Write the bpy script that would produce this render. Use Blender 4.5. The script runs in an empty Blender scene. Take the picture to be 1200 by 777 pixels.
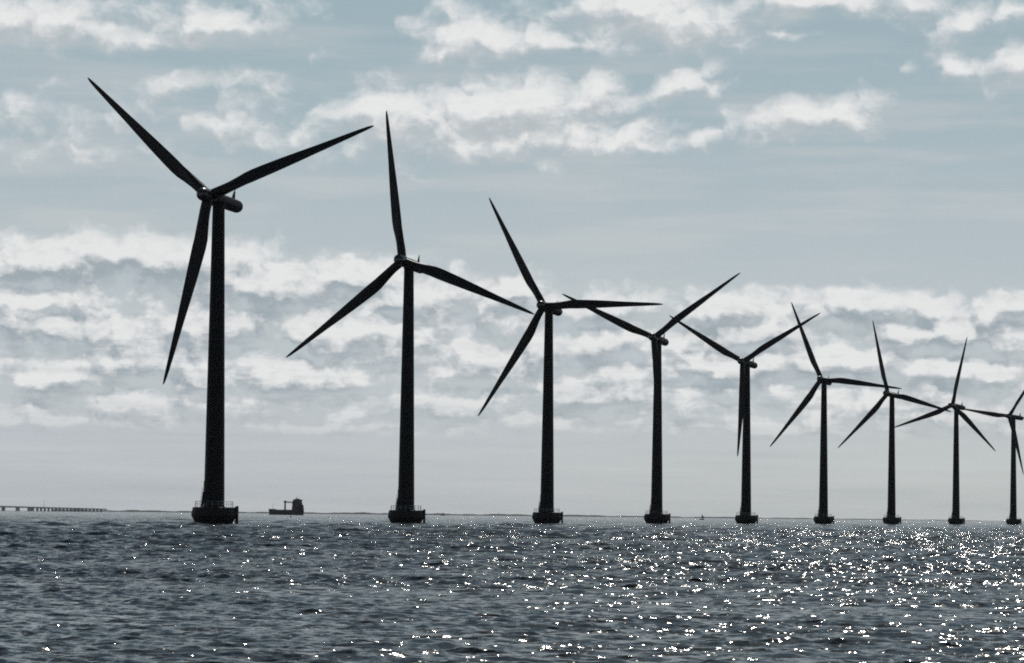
import bpy, bmesh, math, random
import numpy as np
from mathutils import Matrix, Vector

random.seed(4)
rng = np.random.default_rng(11)
R = math.radians
scene = bpy.context.scene
COL = scene.collection

# ------------------------------------------------------------------ camera
F = 3900.0                       # focal length in pixels of the 1200 px wide photograph
CX, CY = 600.0, 388.5
PITCH, ROLL, CAMH = R(3.162), R(0.60), 2.5
fw = Vector((0, math.cos(PITCH), math.sin(PITCH)))
up0 = Vector((0, -math.sin(PITCH), math.cos(PITCH)))
rt0 = Vector((1, 0, 0))
rt = math.cos(ROLL) * rt0 + math.sin(ROLL) * up0
up = -math.sin(ROLL) * rt0 + math.cos(ROLL) * up0
cam_data = bpy.data.cameras.new('camera')
cam_data.sensor_width = 36.0
cam_data.lens = 36.0 * F / 1200.0
cam_data.clip_start = 0.5
cam_data.clip_end = 120000.0
cam = bpy.data.objects.new('camera', cam_data)
COL.objects.link(cam)
m = Matrix.Identity(4)
for i in range(3):
    m[i][0], m[i][1], m[i][2] = rt[i], up[i], -fw[i]
m.translation = (0, 0, CAMH)
cam.matrix_world = m
scene.camera = cam


def ray(x, y):
    """direction of a photograph pixel"""
    return (fw + rt * ((x - CX) / F) - up * ((y - CY) / F)).normalized()


def ray_at(x, dist):
    """world x,y on the horizon line below pixel column x at ground distance dist"""
    d = ray(x, 604)
    k = dist / math.hypot(d.x, d.y)
    return d.x * k, d.y * k


# ------------------------------------------------------------------ node helpers
class NT:
    def __init__(self, tree):
        self.t = tree

    def new(self, kind, **kw):
        n = self.t.nodes.new(kind)
        for k, v in kw.items():
            setattr(n, k, v)
        return n

    def put(self, sock, v):
        if isinstance(v, bpy.types.NodeSocket):
            self.t.links.new(v, sock)
        elif v is not None:
            sock.default_value = v

    def math(self, op, a, b=None, c=None, clamp=False):
        n = self.new('ShaderNodeMath', operation=op)
        n.use_clamp = clamp
        self.put(n.inputs[0], a)
        self.put(n.inputs[1], b)
        self.put(n.inputs[2], c)
        return n.outputs[0]

    def vmath(self, op, a, b=None, out=0):
        n = self.new('ShaderNodeVectorMath', operation=op)
        self.put(n.inputs[0], a)
        self.put(n.inputs[1], b)
        return n.outputs[out]

    def comb(self, x, y, z=0.0):
        n = self.new('ShaderNodeCombineXYZ')
        for s, v in zip(n.inputs, (x, y, z)):
            self.put(s, v)
        return n.outputs[0]

    def sep(self, v):
        n = self.new('ShaderNodeSeparateXYZ')
        self.put(n.inputs[0], v)
        return n.outputs

    def noise(self, vec, scale, detail=4, rough=0.5, dist=0.0, color=False, lac=2.0):
        n = self.new('ShaderNodeTexNoise')
        n.noise_dimensions = '3D'
        self.put(n.inputs['Vector'], vec)
        n.inputs['Scale'].default_value = scale
        n.inputs['Detail'].default_value = detail
        n.inputs['Roughness'].default_value = rough
        n.inputs['Lacunarity'].default_value = lac
        n.inputs['Distortion'].default_value = dist
        return n.outputs['Color' if color else 'Fac']

    def smooth(self, v, a, b, lo=0.0, hi=1.0):
        n = self.new('ShaderNodeMapRange', interpolation_type='SMOOTHSTEP')
        self.put(n.inputs[0], v)
        for i, q in enumerate((a, b, lo, hi)):
            self.put(n.inputs[i + 1], q)
        return n.outputs[0]

    def lin(self, v, a, b, lo=0.0, hi=1.0):
        n = self.new('ShaderNodeMapRange')
        self.put(n.inputs[0], v)
        for i, q in enumerate((a, b, lo, hi)):
            self.put(n.inputs[i + 1], q)
        return n.outputs[0]

    def mixc(self, f, a, b):
        n = self.new('ShaderNodeMix', data_type='RGBA')
        self.put(n.inputs[0], f)
        self.put(n.inputs[6], a)
        self.put(n.inputs[7], b)
        return n.outputs[2]


# ------------------------------------------------------------------ sun and sky
SUN_EL, SUN_AZ = R(50.0), R(8.5)          # azimuth to the right of straight ahead
sd = Vector((math.sin(SUN_AZ) * math.cos(SUN_EL), math.cos(SUN_AZ) * math.cos(SUN_EL), math.sin(SUN_EL)))
sun_data = bpy.data.lights.new('sun', 'SUN')
sun_data.energy = 2.0
sun_data.angle = R(0.55)
sun_data.color = (1.0, 0.955, 0.89)
sun = bpy.data.objects.new('sun', sun_data)
COL.objects.link(sun)
sun.rotation_euler = sd.to_track_quat('Z', 'Y').to_euler()
sun.location = (0, 0, 400)

world = bpy.data.worlds.new('World')
scene.world = world
world.use_nodes = True
wt = world.node_tree
wt.nodes.clear()
W = NT(wt)


def sky_uv(x, y):
    """photograph pixel -> sky direction as (azimuth, elevation) in units of 1/39 rad"""
    d = ray(x, y)
    return math.atan2(d.x, d.y) * 39.0, math.asin(d.z) * 39.0


# clouds seen in the photograph: centre, half width, half height (pixels), tilt (degrees), weight
CLOUDS = [
    # top left
    (30, 18, 120, 34, 0, .95), (110, 34, 90, 18, 4, .9), (245, 26, 100, 19, -3, 1.0), (180, 22, 60, 15, 0, .7),
    # top centre
    (543, 38, 50, 31, 0, 1.25), (575, 42, 60, 22, 0, 1.1), (650, 46, 100, 14, 4, .95),
    (765, 12, 100, 32, 8, 1.35), (820, 34, 55, 18, 0, 1.1), (700, 5, 60, 16, 0, .9),
    (950, 0, 105, 17, 0, 1.2), (912, 42, 45, 6, 0, .55),
    # top right
    (1085, 8, 55, 22, 25, .72), (1140, 22, 35, 20, -40, .9), (1190, 12, 40, 14, 0, .85), (1125, 76, 32, 17, 20, 1.0),
    (1196, 74, 34, 22, -25, 1.1), (1062, 78, 12, 8, 0, .5),
    # second row
    (265, 142, 70, 28, -12, .78), (210, 104, 95, 15, -14, .52), (50, 148, 120, 28, -8, .52), (90, 172, 80, 14, 0, .42),
    (435, 128, 58, 26, -18, 1.15), (500, 140, 95, 40, 0, 1.1), (600, 126, 100, 34, -4, 1.3), (680, 118, 52, 24, -10, 1.2),
    (680, 162, 110, 26, 0, 1.05), (560, 165, 150, 22, 3, .9), (778, 103, 68, 15, -24, 1.02), (820, 98, 34, 10, 0, .7),
    (340, 165, 60, 20, 10, .5),
    (945, 134, 76, 19, -9, 1.2), (1000, 140, 40, 16, 0, .8), (838, 156, 36, 8, -6, .8), (905, 140, 40, 10, -25, .7),
    # head of the low bank, left
    (40, 305, 110, 26, -4, 1.3), (150, 298, 90, 24, 3, 1.35), (230, 305, 110, 24, 3, 1.25), (400, 322, 120, 22, 3, 1.15),
    (320, 335, 120, 26, 0, 1.1), (30, 350, 120, 14, 0, 1.1), (500, 350, 110, 22, 0, 1.0), (590, 340, 60, 18, 0, 1.0),
    (90, 385, 130, 28, 0, 1.1), (260, 380, 90, 20, 0, .95), (170, 420, 130, 26, 0, 1.05), (420, 395, 140, 28, 0, 1.0),
    (330, 440, 160, 22, 0, .9), (560, 420, 100, 30, 0, 1.05), (60, 440, 110, 22, 0, .9), (520, 470, 160, 16, 0, .8),
    (200, 470, 200, 14, 0, .8),
    # head of the low bank, right
    (690, 360, 90, 20, 0, .95), (860, 362, 100, 20, -3, 1.1), (1000, 356, 80, 20, 0, 1.2), (1085, 360, 55, 20, 0, 1.15),
    (1180, 362, 60, 18, 0, 1.15), (880, 392, 120, 20, 0, 1.0), (1110, 392, 110, 22, 0, 1.1), (700, 400, 110, 20, 0, .9),
    (830, 430, 150, 18, 0, 1.0), (960, 420, 130, 18, 0, 1.05), (1120, 432, 130, 16, 0, 1.05), (720, 458, 140, 18, 0, .9),
    (1010, 458, 170, 14, 0, .8), (860, 478, 170, 12, 0, .75),
    # thin stacked layers under the bank
    (90, 492, 190, 10, 0, .85), (380, 500, 210, 9, 0, .8), (640, 492, 150, 9, 0, .75), (900, 502, 220, 8, 0, .7), (1130, 490, 130, 9, 0, .75),
]

# --- group: cloud density at a sky position (u, v)
g = bpy.data.node_groups.new('cloud_density', 'ShaderNodeTree')
g.interface.new_socket('P', in_out='INPUT', socket_type='NodeSocketVector')
g.interface.new_socket('Density', in_out='OUTPUT', socket_type='NodeSocketFloat')
G = NT(g)
gi = G.new('NodeGroupInput')
go = G.new('NodeGroupOutput')
P = gi.outputs[0]
ps = G.sep(P)
# ragged edges: the layout is looked up at a turbulent offset
w1 = G.vmath('SUBTRACT', G.noise(G.vmath('MULTIPLY', P, (1, 1.25, 1)), 2.3, 4, .5, color=True), (.5, .5, .5))
Pw = G.vmath('ADD', P, G.vmath('MULTIPLY', w1, (0.44, 0.30, 0)))
field = None
for (cx, cy, rx, ry, tilt, wgt) in CLOUDS:
    u, v = sky_uv(cx, cy)
    mp = G.new('ShaderNodeMapping', vector_type='TEXTURE')
    mp.inputs['Location'].default_value = (u, v, 0)
    mp.inputs['Rotation'].default_value = (0, 0, R(-tilt) - 0.0)
    mp.inputs['Scale'].default_value = (rx / 100, ry / 100, 1)
    if field is None:
        G.put(mp.inputs['Vector'], Pw)
    else:                                 # the tiny term only keeps the evaluation in order
        ma = G.new('ShaderNodeVectorMath', operation='MULTIPLY_ADD')
        G.put(ma.inputs[0], field)
        ma.inputs[1].default_value = (1e-7, 1e-7, 0)
        G.put(ma.inputs[2], Pw)
        G.put(mp.inputs['Vector'], ma.outputs[0])
    d = G.vmath('LENGTH', mp.outputs[0], out=1)
    f = G.math('MULTIPLY_ADD', d, -wgt * .62, wgt)
    field = f if field is None else G.math('SMOOTH_MAX', field, f, .12)
field = G.math('MAXIMUM', field, -0.6)
# a broken grey sheet fills the low bank between its bright heads
top = G.lin(ps[0], -6, 6, 3.12, 2.55)
sheet = G.math('MULTIPLY', G.smooth(G.math('SUBTRACT', G.sep(Pw)[1], top), .12, -.38), G.smooth(ps[1], .55, 1.1))
field = G.math('MAXIMUM', field, G.math('MULTIPLY_ADD', sheet, 1.02, -.6))
n1 = G.noise(G.vmath('MULTIPLY', Pw, (1.0, 1.25, 1)), 2.3, 9, .52)
n2 = G.noise(G.vmath('MULTIPLY', P, (.8, 3.2, 1)), 1.3, 6, .58)
# billows on the higher clouds, flat layers lower down
lay = G.smooth(ps[1], 1.3, 2.5)
nn = G.math('ADD', G.math('MULTIPLY', n1, G.lin(lay, 0, 1, .7, 1.0)), G.math('MULTIPLY', n2, G.lin(lay, 0, 1, .5, .2)))
dens = G.math('ADD', field, G.math('MULTIPLY', G.math('SUBTRACT', nn, .60), G.lin(lay, 0, 1, 2.7, 2.2)))
G.put(go.inputs[0], dens)

tc = W.new('ShaderNodeTexCoord')
dv = W.sep(tc.outputs['Generated'])
uu = W.math('MULTIPLY', W.math('ARCTAN2', dv[0], dv[1]), 39.0)
vv = W.math('MULTIPLY', W.math('ARCSINE', dv[2]), 39.0)
Puv = W.comb(uu, vv, 0.0)


def density(p):
    n = W.new('ShaderNodeGroup')
    n.node_tree = g
    W.put(n.inputs[0], p)
    return n.outputs[0]


d0 = density(Puv)
d1 = density(W.vmath('ADD', Puv, (0.03, 0.19, 0)))
alpha = W.math('SMOOTH_MAX', W.smooth(d0, .0, 1.0), W.math('MULTIPLY', W.smooth(d0, .1, .72), W.smooth(vv, 3.9, 3.0)), .02)
relief = W.math('SUBTRACT', d0, d1)
lit = W.smooth(relief, -.42, .40)
thick = W.smooth(d0, .5, 1.7)
fine = W.noise(W.vmath('MULTIPLY', Puv, (1, 1.7, 1)), 4.2, 6, .62)

sky = W.new('ShaderNodeTexSky')
sky.sky_type = 'NISHITA'
sky.sun_disc = False
sky.sun_elevation = SUN_EL
sky.sun_rotation = SUN_AZ
sky.air_density = 1.0
sky.dust_density = 1.4
sky.ozone_density = 1.0
SKY_STRENGTH = 0.052
# cloud radiances and the pale air near the horizon, in the units of the sky texture
k = 1.0 / SKY_STRENGTH


def rad(r, gg, b):
    return (r * k, gg * k, b * k, 1)


white = rad(.83, .83, .825)
grey = rad(.32, .375, .415)
# grey bellies belong to the low bank only; the high cumulus stay bright
lowness = W.smooth(vv, 3.8, 2.9)
shade = W.math('MULTIPLY', W.math('SUBTRACT', 1.0, lit), W.lin(lowness, 0, 1, .62, 1.0))
shade = W.math('ADD', shade, W.math('MULTIPLY', W.math('SUBTRACT', fine, .5), W.lin(lowness, 0, 1, .5, 1.15)), clamp=True)
bars = W.noise(W.vmath('MULTIPLY', Puv, (.28, 3.6, 1)), 1.5, 5, .55)
shade = W.math('ADD', shade, W.math('MULTIPLY', W.math('SUBTRACT', bars, .5), W.smooth(vv, 2.9, 1.6, 0, 1.5)), clamp=True)
ccol = W.mixc(shade, white, grey)
air_c = W.mixc(W.smooth(uu, -6, 5), rad(.49, .515, .553), rad(.54, .563, .55))
veil = W.noise(W.vmath('MULTIPLY', Puv, (.26, 2.2, 1)), 1.1, 5, .55)
blue = W.mixc(W.smooth(vv, 1.0, 6.4), rad(.525, .575, .598), rad(.34, .445, .497))
blue = W.mixc(W.math('MULTIPLY', W.smooth(veil, .42, .66), W.smooth(vv, 7, 3, .25, .7)), blue, rad(.53, .57, .585))
high = W.vmath('MULTIPLY', sky.outputs[0], (.47, .58, .59))
base = W.mixc(W.smooth(vv, 6.6, 12), blue, high)
low_bars = W.noise(W.vmath('MULTIPLY', Puv, (.16, 3.0, 1)), 1.7, 6, .58)
air_c = W.mixc(W.math('MULTIPLY', W.smooth(low_bars, .46, .70), .55), air_c, rad(.60, .62, .62))
air_c = W.mixc(W.math('MULTIPLY', W.smooth(low_bars, .48, .30), .45), air_c, rad(.40, .43, .47))
cl_fade = W.smooth(vv, .45, 1.3)
amt = W.math('MULTIPLY', alpha, W.math('MULTIPLY', cl_fade, W.lin(lowness, 0, 1, .93, .86)))
low_air = W.smooth(vv, 1.6, .3, 0, .85)
skycol = W.mixc(low_air, W.mixc(amt, base, ccol), air_c)
bg = W.new('ShaderNodeBackground')
W.put(bg.inputs[0], skycol)
bg.inputs[1].default_value = SKY_STRENGTH
# the rest of the sky all round: the same air with plainer scattered cloud
m1 = W.noise(W.vmath('MULTIPLY', Puv, (.6, 1.6, 1)), .9, 7, .56)
m1 = W.math('ADD', m1, W.math('MULTIPLY', W.smooth(vv, 1.0, 1.7), W.smooth(vv, 3.1, 2.4, 0, .13)))
a2 = W.math('MULTIPLY', W.smooth(m1, .50, .72), W.math('MULTIPLY', W.smooth(vv, .8, 2.0), W.smooth(vv, 6, 12, .8, .4)))
far = W.mixc(low_air, W.mixc(a2, base, W.mixc(W.smooth(m1, .5, .75), rad(.5, .53, .55), white)), air_c)
bg2 = W.new('ShaderNodeBackground')
W.put(bg2.inputs[0], far)
bg2.inputs[1].default_value = SKY_STRENGTH
sel = W.math('MULTIPLY', W.smooth(W.math('ABSOLUTE', uu), 8.2, 6.9), W.math('MULTIPLY', W.smooth(vv, 7.6, 6.6), W.math('GREATER_THAN', vv, .2)))
mx = W.new('ShaderNodeMixShader')
W.put(mx.inputs[0], sel)
wt.links.new(bg2.outputs[0], mx.inputs[1])
wt.links.new(bg.outputs[0], mx.inputs[2])
wo = W.new('ShaderNodeOutputWorld')
wt.links.new(mx.outputs[0], wo.inputs['Surface'])


# ------------------------------------------------------------------ materials
def paint(name, col, rough=.45, var=.25, scale=.6, metallic=0.0, coat=0.0, streak=True, spec=.3):
    mt = bpy.data.materials.new(name)
    mt.use_nodes = True
    t = mt.node_tree
    N = NT(t)
    b = t.nodes['Principled BSDF']
    co = N.new('ShaderNodeTexCoord').outputs['Object']
    n = N.noise(N.vmath('MULTIPLY', co, (1, 1, .18) if streak else (1, 1, 1)), scale, 6, .6)
    lo = tuple(c * (1 - var) for c in col) + (1,)
    hi = tuple(min(1, c * (1 + var)) for c in col) + (1,)
    N.put(b.inputs['Base Color'], N.mixc(N.smooth(n, .3, .7), lo, hi))
    N.put(b.inputs['Roughness'], N.lin(n, .3, .7, rough * .85, rough * 1.15))
    b.inputs['Metallic'].default_value = metallic
    b.inputs['Specular IOR Level'].default_value = spec
    b.inputs['Coat Weight'].default_value = coat
    b.inputs['Coat Roughness'].default_value = .25
    return mt


M_TOWER = paint('tower_silhouette', (.010, .011, .0125), .5, .3, .35, spec=.12)  # pale tower in reality; its backlit shade is put into this near-black colour
M_BLADE = paint('blade_silhouette', (.008, .0085, .010), .42, .25, .3, spec=.2)  # blades coloured near-black to stand in for their shaded, backlit side
M_NAC = paint('nacelle_silhouette', (.014, .0145, .016), .5, .25, .8, spec=.2)  # backlit darkness of the pale nacelle painted into the base colour
M_HUB = paint('hub_silhouette', (.016, .017, .018), .30, .25, .8, coat=.8)  # dark base carries the backlit shade; the coat takes real sun highlights
M_FOUND = paint('foundation_concrete', (.007, .006, .006), .6, .45, .9)  # near-black concrete tone, unevenly streaked over the whole foundation
M_RAIL = paint('galvanised_rail', (.30, .31, .32), .45, .2, 2, metallic=.3)
M_FENDER = paint('fender_paint', (.014, .007, .006), .5, .4, 1.5)
M_HULL = paint('hull_paint', (.012, .012, .014), .5, .3, .3)
M_SUPER = paint('superstructure_paint', (.032, .032, .038), .5, .2, .4)
M_CRANE = paint('crane_paint', (.03, .03, .035), .5, .2, .4)
M_BRIDGE = paint('bridge_concrete', (.55, .57, .59), .8, .25, .05)
M_SAIL = paint('sailcloth', (.10, .105, .11), .8, .15, .5)
M_BUOY = paint('buoy_paint', (.02, .018, .018), .5, .3, 2)
M_LAND = paint('coast_cover', (.045, .055, .05), .95, .4, .004, streak=False)


# ------------------------------------------------------------------ mesh helpers
def link_mesh(name, bm, mat, parent=None, smooth=False, angle=None):
    me = bpy.data.meshes.new(name)
    bmesh.ops.recalc_face_normals(bm, faces=bm.faces)
    bm.to_mesh(me)
    bm.free()
    me.materials.append(mat)
    if smooth:
        me.polygons.foreach_set('use_smooth', [True] * len(me.polygons))
        if angle:
            me.set_sharp_from_angle(angle=R(angle))
    o = bpy.data.objects.new(name, me)
    COL.objects.link(o)
    if parent:
        o.parent = parent
    return o


def empty(name, loc, label, cat, group=None, rz=0.0):
    o = bpy.data.objects.new(name, None)
    o.empty_display_size = 2
    COL.objects.link(o)
    o.location = loc
    o.rotation_euler = (0, 0, rz)
    o['label'] = label
    o['category'] = cat
    if group:
        o['group'] = group
    return o


def loft(bm, rings, cap=True):
    vs = [[bm.verts.new(p) for p in r] for r in rings]
    for a, b in zip(vs[:-1], vs[1:]):
        n = len(a)
        for i in range(n):
            bm.faces.new((a[i], a[(i + 1) % n], b[(i + 1) % n], b[i]))
    if cap:
        bm.faces.new(vs[0][::-1])
        bm.faces.new(vs[-1])


def lathe(bm, prof, n=48, axis='Z', cap=True):
    rings = []
    for r_, z in prof:
        ring = []
        for i in range(n):
            a = 2 * math.pi * i / n
            c, s = r_ * math.cos(a), r_ * math.sin(a)
            ring.append((c, s, z) if axis == 'Z' else (c, z, s))
        rings.append(ring)
    loft(bm, rings, cap)


def tube(bm, p0, p1, r0, r1=None, n=8):
    r1 = r0 if r1 is None else r1
    p0, p1 = Vector(p0), Vector(p1)
    d = (p1 - p0).normalized()
    a = d.orthogonal().normalized()
    b = d.cross(a)
    loft(bm, [[p + (a * math.cos(2 * math.pi * i / n) + b * math.sin(2 * math.pi * i / n)) * rr for i in range(n)]
              for p, rr in ((p0, r0), (p1, r1))])


def box(bm, x0, x1, y0, y1, z0, z1, rot=None, org=(0, 0, 0)):
    ps = [Vector((x, y, z)) for z in (z0, z1) for x, y in ((x0, y0), (x1, y0), (x1, y1), (x0, y1))]
    if rot is not None:
        ps = [rot @ p for p in ps]
    ps = [p + Vector(org) for p in ps]
    loft(bm, [ps[:4], ps[4:]])


# ------------------------------------------------------------------ sea
WIND = R(24.0)                           # waves run away from the camera and to the right
ang_d = np.arange(-0.18, 0.1801, 0.00062)
side = np.concatenate([np.arange(0.1812, 0.36, 0.0012), np.arange(0.362, 0.70, 0.004), np.arange(0.72, math.pi - .01, 0.06)])
ang = np.concatenate([-side[::-1], ang_d, side])
rad_l = [1.0]
while rad_l[-1] < 34:
    rad_l.append(rad_l[-1] + .6)
while rad_l[-1] < 3600:
    rad_l.append(rad_l[-1] * (1.0013 if rad_l[-1] < 450 else 1.0021))
while rad_l[-1] < 26000:
    rad_l.append(rad_l[-1] * 1.03)
rr = np.array(rad_l)
A, RR = np.meshgrid(ang, rr)
X = X0 = (RR * np.sin(A)).astype(np.float32)
Y = Y0 = (RR * np.cos(A)).astype(np.float32)
dr = np.gradient(rr)[:, None]
da = np.gradient(ang)[None, :] * RR
cell = np.maximum(dr, np.minimum(da, 50) * .8).astype(np.float32)
Z = np.zeros_like(X)
DX = np.zeros_like(X)
DY = np.zeros_like(X)
# gusts: the chop is livelier in some patches than in others
gust = np.zeros_like(X)
for _ in range(9):
    lam = rng.uniform(18, 110)
    th = rng.uniform(0, 2 * math.pi)
    gust += np.sin((X * math.sin(th) + Y * math.cos(th)) * 2 * math.pi / lam + rng.uniform(0, 6.28))
gust = np.clip(1 + .10 * gust, .65, 1.35).astype(np.float32)
NW = 120
lams = np.exp(np.linspace(math.log(.34), math.log(26.0), NW)) * rng.uniform(.96, 1.04, NW)
S0 = .036                                  # slope carried by each short wave
waves = []
for lam in lams:
    th = WIND + rng.normal(0, .75 if lam < 1.2 else .5 if lam < 4 else .3)
    waves.append((lam, th, S0 * (1.0 if lam < .9 else (.9 / lam) ** 1.15), rng.uniform(0, 6.28)))
# the mesh is coarser far out and cannot carry the shortest waves there; the ones it carries take over their slope
cm = cell[:, len(ang) // 2]
res_w = [np.clip((lam / cm - 2.2) / 2.0, 0, 1) * s for lam, th, s, p0 in waves]
var = sum(q * q for q in res_w) / 2
boost = np.clip((.22 + .12 * np.clip((rr - 350) / 500, 0, 1)) / np.sqrt(var + 1e-9), 1, 11)
boost = 1 + (boost - 1) * np.clip((rr - 70) / 60, 0, 1) * np.clip((9000 - rr) / 5000, 0, 1)
bf = boost.astype(np.float32)[:, None]
for (lam, th, s, p0) in waves:
    ok = np.nonzero(cm < lam / 2.2)[0]
    if len(ok) == 0:
        continue
    q = slice(ok[0], ok[-1] + 1)
    kk = 2 * math.pi / lam
    ph = ((X0[q].astype(np.float64) * (math.sin(th) * kk) + Y0[q] * (math.cos(th) * kk) + p0) % (2 * math.pi)).astype(np.float32)
    wgt = np.clip((lam / cell[q] - 2.2) / 2.0, 0, 1) * np.float32(s / kk) * bf[q]
    if lam < 5:
        wgt *= gust[q]
    Z[q] += wgt * np.cos(ph)
    sn = np.sin(ph) * (wgt * np.float32(.8))
    DX[q] -= sn * np.float32(math.sin(th))
    DY[q] -= sn * np.float32(math.cos(th))
nr, na = X.shape
X, Y = X0 + DX, Y0 + DY
co = np.stack([X, Y, Z], -1).reshape(-1, 3).astype(np.float32)
idx = np.arange(nr * na).reshape(nr, na)
nxt = np.roll(idx, -1, axis=1)
quads = np.stack([idx[:-1], nxt[:-1], nxt[1:], idx[1:]], -1).reshape(-1, 4)
# close the middle under the boat with one fan
co = np.concatenate([co, np.zeros((1, 3), np.float32)])
ctr = len(co) - 1
tris = np.stack([np.full(na, ctr), nxt[0], idx[0]], -1)
loops = np.concatenate([quads[:, ::-1].ravel(), tris[:, ::-1].ravel()]).astype(np.int32)
nq, ntri = len(quads), len(tris)
starts = np.concatenate([np.arange(nq) * 4, nq * 4 + np.arange(ntri) * 3]).astype(np.int32)
tot = np.concatenate([np.full(nq, 4), np.full(ntri, 3)]).astype(np.int32)
me = bpy.data.meshes.new('sea')
me.vertices.add(len(co))
me.vertices.foreach_set('co', co.ravel())
me.loops.add(len(loops))
me.loops.foreach_set('vertex_index', loops)
me.polygons.add(len(starts))
me.polygons.foreach_set('loop_start', starts)
me.polygons.foreach_set('loop_total', tot)
me.update(calc_edges=True)
me.polygons.foreach_set('use_smooth', np.ones(len(starts), bool))
if me.polygons[0].normal.z < 0:
    me.flip_normals()

mw = bpy.data.materials.new('sea_water')
mw.use_nodes = True
t = mw.node_tree
N = NT(t)
b = t.nodes['Principled BSDF']
geo = N.new('ShaderNodeNewGeometry')
pos = geo.outputs['Position']
rot = N.new('ShaderNodeMapping', vector_type='POINT')
rot.inputs['Rotation'].default_value = (0, 0, WIND)
N.put(rot.inputs['Vector'], pos)
wp = rot.outputs[0]                       # y along the wind
patch = N.noise(wp, .022, 3, .55)
b.inputs['IOR'].default_value = 1.333
N.put(b.inputs['Base Color'], N.mixc(N.smooth(N.noise(wp, .06, 4, .5), .35, .7), (.005, .010, .014, 1), (.008, .015, .018, 1)))
N.put(b.inputs['Roughness'], N.lin(patch, .35, .65, .09, .14))
# ripples too small for the mesh: a field of extra slopes, as (slope x, slope y)
def slopes(sx, scale, det, amp):
    r_ = N.vmath('SUBTRACT', N.noise(N.vmath('MULTIPLY', wp, (sx, 1.0, 1)), scale, det, .6, color=True), (.5, .5, .5))
    return N.vmath('MULTIPLY', r_, amp)


sl = N.vmath('ADD', slopes(.42, 8.5, 2, (.95, 1.35, 0)), slopes(.36, 2.2, 4, (.9, 1.4, 0)))
gs = N.lin(patch, .32, .68, .75, 1.25)
sl = N.vmath('MULTIPLY', sl, N.comb(gs, gs, 0))
N.put(b.inputs['Normal'], N.vmath('NORMALIZE', N.vmath('ADD', geo.outputs['Normal'], sl)))
me.materials.append(mw)
sea = bpy.data.objects.new('sea', me)
COL.objects.link(sea)
sea['kind'] = 'structure'
sea['label'] = 'dark choppy sea glittering in the sun'

# ------------------------------------------------------------------ distant coast
bm = bmesh.new()
rings = []
for i in range(260):
    px = 60 + i * 4.2
    dist = 15500
    x, y = ray_at(px, dist)
    fade = 1.0 if px < 620 else max(.35, 1 - (px - 620) / 700)
    hgt = (7.0 + 1.6 * math.sin(i * .31) + 1.2 * math.sin(i * .87 + 1) + random.uniform(-.9, .9)) * fade
    d = Vector((x, y, 0)).normalized()
    p = Vector((x, y, 0))
    rings.append([p + Vector((0, 0, -1)), p + d * 60 + Vector((0, 0, hgt * .8)), p + d * 260 + Vector((0, 0, hgt)),
                  p + d * 600 + Vector((0, 0, hgt * .7)), p + d * 700 + Vector((0, 0, -1))])
loft(bm, rings)
coast = link_mesh('coast', bm, M_LAND)
coast['kind'] = 'structure'
coast['label'] = 'low hazy shore along the horizon'

# ------------------------------------------------------------------ wind turbine
HH, OV, TILT, RB = 64.0, 4.2, R(5), 38.0


def blade_bm():
    bm = bmesh.new()
    rings = []
    st = [(.9, 2.12, 1.0, 14), (3.0, 2.12, 1.0, 14), (4.6, 2.24, .84, 14), (6.5, 2.5, .60, 13), (8.5, 2.75, .43, 12), (10.4, 2.84, .34, 10.5),
          (13, 2.7, .27, 8.5), (17, 2.42, .23, 6.5), (21, 2.06, .21, 5), (25, 1.66, .19, 3.8), (29, 1.34, .18, 2.8), (32.5, 1.06, .17, 2),
          (35, .84, .16, 1.5), (36.7, .62, .16, 1.2), (37.6, .38, .16, 1), (38.0, .12, .2, 1)]
    n = 22
    for z, c, th, tw in st:
        ring = []
        blend = min(1, max(0, (z - 3) / 5.5))            # round root -> aerofoil
        for i in range(n):
            a = 2 * math.pi * i / n
            xr, yr = .5 * math.cos(a), .5 * math.sin(a) * th
            # aerofoil: leading edge +x blunt, trailing edge -x thin
            q = .5 * (1 - math.cos(a))                      # 0 at LE, 1 at TE
            prof = 2.6 * (.2969 * math.sqrt(q) - .126 * q - .3516 * q * q + .2843 * q ** 3 - .1015 * q ** 4) * 2
            ya = prof * th * .5 * (1 if a < math.pi else -.75)
            xa = .32 - q
            x_ = (xr * (1 - blend) + xa * blend) * c
            y_ = (yr * (1 - blend) + ya * blend) * c
            t_ = R(tw + 3)
            bend = -.0006 * z * z
            ring.append((x_ * math.cos(t_) + y_ * math.sin(t_), -x_ * math.sin(t_) + y_ * math.cos(t_) + bend, z))
        rings.append(ring)
    loft(bm, rings)
    return bm


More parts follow.
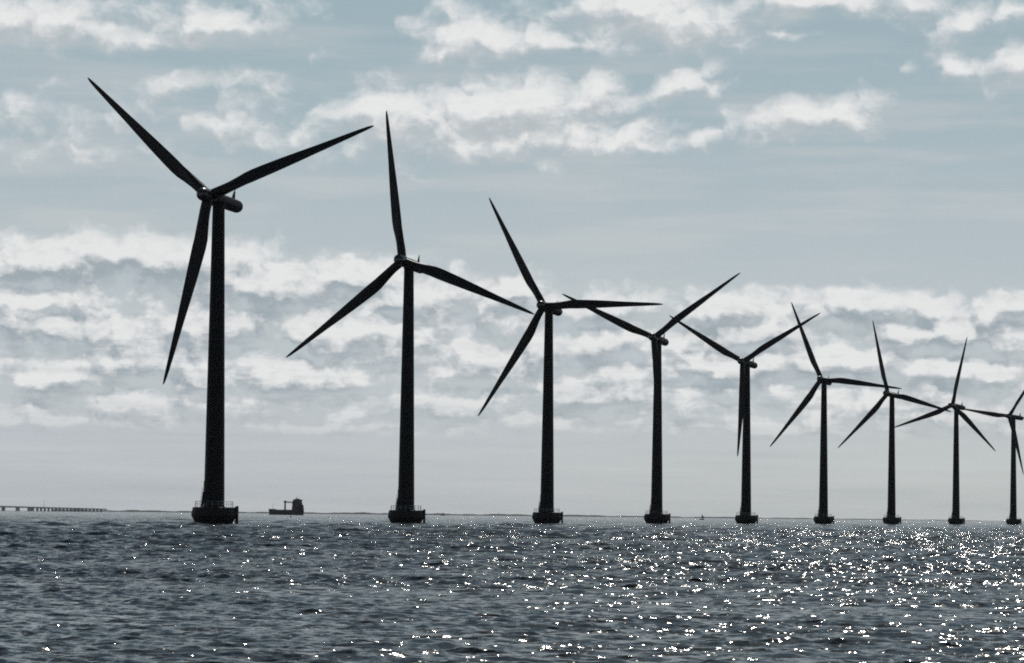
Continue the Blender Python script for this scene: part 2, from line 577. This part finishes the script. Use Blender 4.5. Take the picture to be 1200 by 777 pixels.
def make_turbine():
    root = empty('wind_turbine', (0, 0, 0), '', 'wind turbine', 'row of offshore wind turbines')
    # foundation: concrete caisson flaring to an ice collar, standing on the sea bed
    bm = bmesh.new()
    lathe(bm, [(3.6, -4.0), (3.25, -1.2), (3.45, 0), (3.95, .9), (4.42, 1.8), (4.45, 2.1), (4.28, 2.9), (4.16, 3.42), (4.0, 3.5)], 64)
    fo = link_mesh('foundation', bm, M_FOUND, root, True, 40)
    bm = bmesh.new()
    for rz in (3.98, 4.02):
        pass
    n = 20
    for i in range(n):
        a = 2 * math.pi * i / n
        tube(bm, (3.72 * math.cos(a), 3.72 * math.sin(a), 3.49), (3.72 * math.cos(a), 3.72 * math.sin(a), 4.62), .035, n=6)
    for z in (4.62, 4.1):
        for i in range(40):
            a, a2 = 2 * math.pi * i / 40, 2 * math.pi * (i + 1) / 40
            tube(bm, (3.72 * math.cos(a), 3.72 * math.sin(a), z), (3.72 * math.cos(a2), 3.72 * math.sin(a2), z), .03, n=6)
    link_mesh('railing', bm, M_RAIL, fo)
    # boat landing: two fender tubes with rungs on the right hand side
    bm = bmesh.new()
    for s in (-.55, .55):
        tube(bm, (4.5, s, -1.8), (4.5, s, 3.75), .29, n=12)
        tube(bm, (4.62, s, 2.0), (4.2, s, 2.0), .13)
        tube(bm, (4.62, s, 3.4), (4.0, s, 3.4), .13)
        tube(bm, (4.62, s, 0), (3.3, s, -.2), .12)
    for i in range(12):
        tube(bm, (4.62, -.55, -1.0 + i * .36), (4.62, .55, -1.0 + i * .36), .03, n=6)
    link_mesh('boat_landing', bm, M_FENDER, fo, True, 40)
    # tower
    bm = bmesh.new()
    prof = [(2.22, 3.48), (2.22, 3.66), (2.04, 3.66)]
    for i in range(1, 25):
        z = 3.66 + i * (62.7 - 3.66) / 24
        prof.append((2.04 - .84 * ((z - 3.66) / 59.0) ** 1.04, z))
    for zf in (24.0, 43.5):                               # flange rings between the sections
        j = min(range(len(prof)), key=lambda q: abs(prof[q][1] - zf))
        r_ = prof[j][0]
        z = prof[j][1]
        prof[j:j + 1] = [(r_, z - .08), (r_ + .035, z - .07), (r_ + .035, z + .07), (r_, z + .08)]
    prof += [(1.32, 62.75), (1.32, 63.05)]
    lathe(bm, prof, 56)
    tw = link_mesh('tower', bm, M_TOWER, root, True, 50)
    # steep entry stair up the left of the tower, with its door at the top
    rz = Matrix.Rotation(R(200), 3, 'Z')
    bm = bmesh.new()
    for s in (-.42, .42):
        loft(bm, [[rz @ Vector((q, s + e, z)) for q, z in ((2.28, 3.52), (2.66, 3.52), (2.2, 6.5), (1.98, 6.5))] for e in (-.03, .03)])
        tube(bm, rz @ Vector((2.68, s, 4.4)), rz @ Vector((2.22, s, 7.4)), .035, n=6)
    for i in range(11):
        f = i / 10.5
        box(bm, -.14, .14, -.42, .42, -.02, .02, rz, rz @ Vector((2.5 - .42 * f, 0, 3.65 + 2.9 * f)))
    box(bm, 1.96, 2.25, -.6, .6, 6.45, 6.52, rz)
    link_mesh('stair', bm, M_TOWER, tw)
    bm = bmesh.new()
    box(bm, 1.93, 2.06, -.42, .42, 6.55, 8.6, rz)
    link_mesh('door', bm, M_FENDER, tw)
    # nacelle, along +y downwind of the tower axis
    bm = bmesh.new()
    prof = [(1.02, -2.72), (1.20, -2.55), (1.30, -2.0), (1.34, 0), (1.34, 4), (1.28, 7.3)]
    for i in range(1, 8):
        a = i / 8 * math.pi / 2
        prof.append((1.28 * math.cos(a) ** .8, 7.3 + 1.25 * math.sin(a)))
    lathe(bm, prof, 40, 'Y')
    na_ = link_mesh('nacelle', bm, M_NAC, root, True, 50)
    bm = bmesh.new()
    loft(bm, [[(-.07, 5.1, 1.15), (.07, 5.1, 1.15), (.07, 6.5, 1.15), (-.07, 6.5, 1.15)],
              [(-.04, 6.0, 2.9), (.04, 6.0, 2.9), (.04, 6.45, 2.9), (-.04, 6.45, 2.9)]])
    tube(bm, (0, 6.3, 2.85), (0, 6.3, 3.35), .04, n=6)
    tube(bm, (-.3, 6.3, 3.1), (.3, 6.3, 3.1), .03, n=6)
    link_mesh('weather_mast', bm, M_NAC, na_)
    # hub with a blunt nose, origin at the rotor centre, nose toward -y
    bm = bmesh.new()
    prof = [(1.0, 1.42), (1.28, 1.3), (1.40, .9), (1.42, -.6), (1.37, -1.5), (1.3, -2.1)]
    for i in range(1, 8):
        a = i / 8 * math.pi / 2
        prof.append((1.30 * math.cos(a) ** .75, -2.1 - 1.3 * math.sin(a)))
    lathe(bm, prof, 40, 'Y')
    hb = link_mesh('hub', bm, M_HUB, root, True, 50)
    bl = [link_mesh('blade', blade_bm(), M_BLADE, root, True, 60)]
    for i in range(2):
        c = bl[0].copy()
        COL.objects.link(c)
        c.parent = root
        bl.append(c)
    return root


def copy_tree(o, parent=None):
    c = o.copy()
    COL.objects.link(c)
    if parent:
        c.parent = parent
    for ch in list(o.children):
        copy_tree(ch, c)
    return c


def pose(root, x, y, yaw, ph):
    root.location = (x, y, 0)
    rotm = Matrix.Rotation(-yaw, 4, 'Z') @ Matrix.Rotation(-TILT, 4, 'X')
    k_ = 0
    for ch in root.children:
        kind = ch.name.split('.')[0]
        if kind == 'nacelle':
            ch.matrix_local = Matrix.Translation((0, 0, HH)) @ rotm
        elif kind in ('hub', 'blade'):
            mm = Matrix.Translation((0, 0, HH)) @ rotm @ Matrix.Translation((0, -OV, 0))
            if kind == 'blade':
                mm = mm @ Matrix.Rotation(ph + k_ * 2 * math.pi / 3, 4, 'Y')
                k_ += 1
            ch.matrix_local = mm


TURBINES = [
    (-58.1, 653.9, 23.98, 310.85, 'tallest and nearest wind turbine, left of the cargo ship, lowest blade slanting down left'),
    (-25.5, 816.0, 20.97, 351.34, 'wind turbine just right of the cargo ship with one blade standing almost straight up'),
    (10.9, 985.8, 23.10, 330.34, 'wind turbine with one blade lying level to the right and one pointing down left'),
    (50.7, 1153.0, 22.50, 294.63, 'wind turbine left of the small sailing boat, two blades raised in a wide V'),
    (93.7, 1323.7, 28.05, 300.29, 'wind turbine right of the sailing boat, lowest blade hanging just beside its tower'),
    (139.5, 1484.0, 23.56, 336.95, 'wind turbine whose right blade reaches across the upright blade of its neighbour'),
    (188.0, 1642.7, 37.00, 344.70, 'wind turbine whose upright blade is crossed near its hub by a neighbouring blade tip'),
    (241.1, 1802.2, 37.66, 11.73, 'wind turbine with its top blade leaning slightly right and two blades spread low'),
    (298.4, 1976.3, 48.0, 278.0, 'smallest whole tower at the right edge, its rotor partly cut by the frame'),
    (361.0, 2145.0, 45.0, 278.5, 'wind turbine outside the right edge, only its left blade tip reaching into view'),
]
proto = make_turbine()
copies = [proto] + [copy_tree(proto) for _ in TURBINES[1:]]
for o, (x, y, yaw, ph, lab) in zip(copies, TURBINES):
    pose(o, x, y, R(yaw), R(ph))
    o['label'] = lab

# ------------------------------------------------------------------ cargo ship
sx, sy = ray_at(335.5, 4300)
ship = empty('cargo_ship', (sx, sy, 0), 'dark cargo ship with deck crane and tall stern house on the horizon', 'ship', rz=R(180 - 24))
L2, B2 = 25.5, 5.0                       # +x is the bow


def outline(s, z):
    pts = []
    for i in range(15):
        f = i / 14
        x = -L2 + 2 * L2 * f
        w_ = B2 * (min(1, (f / .08) ** .5) * .9 + .1) * (1 if f < .72 else max(.03, 1 - ((f - .72) / .28) ** 1.8))
        pts.append((x * s, w_))
    return [(x, w_, z) for x, w_ in pts] + [(x, -w_, z) for x, w_ in pts[::-1]]


bm = bmesh.new()
loft(bm, [outline(.95, -2.5), outline(.97, 0), outline(1.0, 5.2)])
link_mesh('hull', bm, M_HULL, ship)
bm = bmesh.new()
fr = []
for z, g0 in ((5.18, 15.5), (7.6, 17.5)):
    w_ = [(g0, 4.2), (21, 3.0), (25.6, .4)]
    fr.append([(x, q, z) for x, q in w_] + [(x, -q, z) for x, q in w_[::-1]])
loft(bm, fr)
fc = link_mesh('forecastle', bm, M_HULL, ship)
bm = bmesh.new()
tube(bm, (19.5, 0, 7.5), (19.5, 0, 14.2), .16, .09)
tube(bm, (19.5, -.9, 12.4), (19.5, .9, 12.4), .06)
link_mesh('foremast', bm, M_CRANE, ship)
bm = bmesh.new()
box(bm, -9, 15, -3.6, 3.6, 5.18, 6.7)
link_mesh('hatch_cover', bm, M_HULL, ship)
bm = bmesh.new()
tube(bm, (2.5, -1.0, 6.6), (2.5, -1.0, 17.3), 1.15, .95, 12)
box(bm, 1.3, 3.7, -2.2, .3, 15.9, 18.3)
cr = link_mesh('deck_crane', bm, M_CRANE, ship)
bm = bmesh.new()
for dz, rr_ in ((17.2, .36), (16.0, .36)):
    for yy in (-1.7, -.2):
        tube(bm, (2.4, yy, dz), (-11.0, yy * .6 - .4, dz - .35), rr_, rr_ * .8, 6)
for i in range(9):
    xx = 1.5 - i * 1.45
    tube(bm, (xx, -1.7, 17.1), (xx - 1.2, -1.6, 16.0), .12, n=6)
    tube(bm, (xx, -.3, 17.1), (xx - 1.2, -.4, 16.0), .12, n=6)
box(bm, -11.6, -9.4, -1.9, -.3, 15.2, 17.2)
link_mesh('jib', bm, M_CRANE, cr)
bm = bmesh.new()
box(bm, -21.5, -10.2, -4.6, 4.6, 5.18, 10.2)
box(bm, -21.0, -10.6, -4.3, 4.3, 10.2, 15.4)
box(bm, -20.4, -10.8, -4.1, 4.1, 15.4, 17.6)
hs = link_mesh('deckhouse', bm, M_SUPER, ship)
bm = bmesh.new()
box(bm, -20.6, -11.6, -4.6, 4.6, 17.6, 19.9)
box(bm, -18.0, -13.6, -2.6, 2.6, 19.85, 21.0)
br_ = link_mesh('bridge_deck', bm, M_SUPER, ship)
for k_ in range(2):
    for j in range(5):
        bm = bmesh.new()
        x0 = -10.19 if k_ == 0 else -10.59
        box(bm, x0, x0 + .06, -3.8 + j * 1.7, -2.9 + j * 1.7, 7.2 + k_ * 4.4, 8.3 + k_ * 4.4)
        link_mesh('window', bm, M_HULL, hs)
for j in range(5):
    bm = bmesh.new()
    box(bm, -11.58, -11.52, -4.2 + j * 1.75, -3.0 + j * 1.75, 18.3, 19.3)
    link_mesh('window', bm, M_HULL, br_)
bm = bmesh.new()
tube(bm, (-15, 0, 20.9), (-15, 0, 24.0), .35, .15)
tube(bm, (-15, -1.6, 22.0), (-15, 1.6, 22.0), .12)
box(bm, -15.3, -14.2, -1.1, 1.1, 21.6, 22.0)
link_mesh('radar_mast', bm, M_CRANE, ship)
bm = bmesh.new()
fr = []
for z, a0, a1 in ((5.18, -24.6, -21.0), (11.0, -24.2, -21.0), (13.6, -23.2, -21.0)):
    fr.append([(a0, -1.7, z), (a1, -1.9, z), (a1, 1.9, z), (a0, 1.7, z)])
loft(bm, fr)
link_mesh('funnel', bm, M_HULL, ship)

# ------------------------------------------------------------------ buoy in front of the ship
bx, by = ray_at(340.6, 1950)
bu = empty('buoy', (bx, by, 0), 'tiny dark buoy floating just in front of the cargo ship', 'buoy')
bm = bmesh.new()
lathe(bm, [(.5, -.6), (.62, -.1), (.62, .35), (.5, .6), (.2, .65)], 20)
link_mesh('float', bm, M_BUOY, bu, True, 40)
bm = bmesh.new()
for a in range(3):
    c_, s_ = math.cos(a * 2.094), math.sin(a * 2.094)
    tube(bm, (.42 * c_, .42 * s_, .55), (.12 * c_, .12 * s_, 1.5), .05, n=6)
lathe(bm, [(.25, 1.45), (.28, 1.6), (.2, 1.85), (.05, 1.95)], 12)
link_mesh('topmark', bm, M_BUOY, bu)

# ------------------------------------------------------------------ sailing boat
bx, by = ray_at(822.6, 3300)
sb = empty('sailing_boat', (bx, by, 0), 'tiny sailing boat far out between two turbine towers', 'sailboat', rz=R(180 - 12))
bm = bmesh.new()
rows = []
for z, s in ((-.5, .55), (.15, .9), (1.15, 1.0)):
    p = [(-2.3, .75), (-1, 1.0), (.6, .9), (1.8, .45), (2.6, .04)]
    rows.append([(x * s, q * s, z) for x, q in p] + [(x * s, -q * s, z) for x, q in p[::-1]])
loft(bm, rows)
link_mesh('hull', bm, M_HULL, sb)
bm = bmesh.new()
tube(bm, (.2, 0, 1.1), (.2, 0, 7.6), .07, .04)
link_mesh('mast', bm, M_SAIL, sb)
bm = bmesh.new()
loft(bm, [[(.05, -.03, 1.6), (.05, .03, 1.6), (-2.3, .35, 1.6), (-2.3, .29, 1.6)],
          [(.1, -.03, 3.5), (.1, .03, 3.5), (-1.5, .3, 3.4), (-1.5, .24, 3.4)],
          [(.12, -.02, 5.4), (.12, .02, 5.4), (-.1, .03, 5.4), (-.1, .0, 5.4)]])
link_mesh('sail', bm, M_SAIL, sb)

# ------------------------------------------------------------------ far vessel
bx, by = ray_at(519, 9000)
fv = empty('fishing_boat', (bx, by, 0), 'faint small vessel on the horizon right of the second tower', 'boat', rz=R(172))
bm = bmesh.new()
rows = []
for z, s in ((-1, .8), (2.0, 1.0)):
    p = [(-6, 1.8), (-2, 2.2), (3, 1.9), (7, .1)]
    rows.append([(x * s, q, z) for x, q in p] + [(x * s, -q, z) for x, q in p[::-1]])
loft(bm, rows)
link_mesh('hull', bm, M_HULL, fv)
bm = bmesh.new()
box(bm, -2.5, 1.6, -1.5, 1.5, 2.0, 6.4)
link_mesh('wheelhouse', bm, M_CRANE, fv)
bm = bmesh.new()
tube(bm, (-.6, 0, 6.3), (-.6, 0, 10.5), .25, .15)
link_mesh('mast', bm, M_CRANE, fv)

# ------------------------------------------------------------------ long viaduct on the horizon, running away from the camera
pa = Vector(ray_at(-60, 8750) + (0,))
pb = Vector(ray_at(124, 8850) + (0,))
dirb = (pb - pa).normalized()
ra = math.atan2(dirb.y, dirb.x)
LEN = (pb - pa).length
bridge = empty('viaduct', pa, 'long low road viaduct fading on the horizon at far left', 'bridge', rz=ra)


def along(px):
    """distance along the viaduct where pixel column px meets it"""
    d = ray(px, 604)
    det = dirb.x * (-d.y) - dirb.y * (-d.x)
    return (pa.x * d.y - pa.y * d.x) / det


def deck_z(s_):
    f = s_ / LEN
    return 14.6 - 6.6 * f, 3.6 - 1.5 * f              # road level, depth of the girder


bm = bmesh.new()
secs = []
for i in range(25):
    s_ = LEN * i / 24
    zt, th = deck_z(s_)
    secs.append([(s_, -9, zt - th), (s_, 9, zt - th), (s_, 9, zt + .9), (s_, 8.6, zt + .9), (s_, 8.6, zt), (s_, -8.6, zt), (s_, -8.6, zt + .9), (s_, -9, zt + .9)])
loft(bm, secs)
link_mesh('deck', bm, M_BRIDGE, bridge)
piers = [(-40, -36), (-22, -18), (-4, -1), (2.0, 5.6), (18.6, 22.6), (32.4, 39.5)] + [(42.6 + i * 4.4, 44.6 + i * 4.4) for i in range(18)]
for p0, p1 in piers:
    s0, s1 = along(p0), along(p1)
    zt, th = deck_z((s0 + s1) / 2)
    bm = bmesh.new()
    loft(bm, [[(s0 + e, -4 + e, z), (s1 - e, -4 + e, z), (s1 - e, 4 - e, z), (s0 + e, 4 - e, z)] for z, e in ((-3, -.5), (1.2, -.5), (1.3, .2), (zt - th + .05, 0))])
    link_mesh('pier', bm, M_BRIDGE, bridge)
s0 = along(51.5)
bm = bmesh.new()
tube(bm, (s0, 0, 12), (s0, 0, 32), .55, .3)
link_mesh('mast', bm, M_BRIDGE, bridge)

# ------------------------------------------------------------------ haze over the sea
HZ = 27500
bm = bmesh.new()
box(bm, -HZ, HZ, -HZ, HZ, -8.0, 118.0)
mh = bpy.data.materials.new('haze')
mh.use_nodes = True
t = mh.node_tree
t.nodes.clear()
vp = t.nodes.new('ShaderNodeVolumePrincipled')
vp.inputs['Color'].default_value = (.90, .94, .97, 1)
vp.inputs['Density'].default_value = 1.0e-5
vp.inputs['Anisotropy'].default_value = .2
ou = t.nodes.new('ShaderNodeOutputMaterial')
t.links.new(vp.outputs[0], ou.inputs['Volume'])
hz = link_mesh('haze', bm, mh)
hz['kind'] = 'stuff'
hz['label'] = 'thin pale sea haze'

# ------------------------------------------------------------------ rendering
scene.render.engine = 'CYCLES'
cy = scene.cycles
cy.use_denoising = False
cy.caustics_reflective = False
cy.caustics_refractive = False
cy.pixel_filter_type = 'BLACKMAN_HARRIS'
cy.filter_width = 1.9
cy.max_bounces = 5
cy.diffuse_bounces = 2
cy.glossy_bounces = 3
cy.transmission_bounces = 2
cy.volume_bounces = 0
cy.sample_clamp_direct = 0
cy.sample_clamp_indirect = 1.5
cy.use_adaptive_sampling = False
scene.view_settings.view_transform = 'Standard'
scene.view_settings.look = 'None'
scene.view_settings.exposure = 0.0
scene.view_settings.gamma = 1.0
scene.view_settings.use_curve_mapping = False
world.cycles.sampling_method = 'MANUAL'
world.cycles.sample_map_resolution = 256
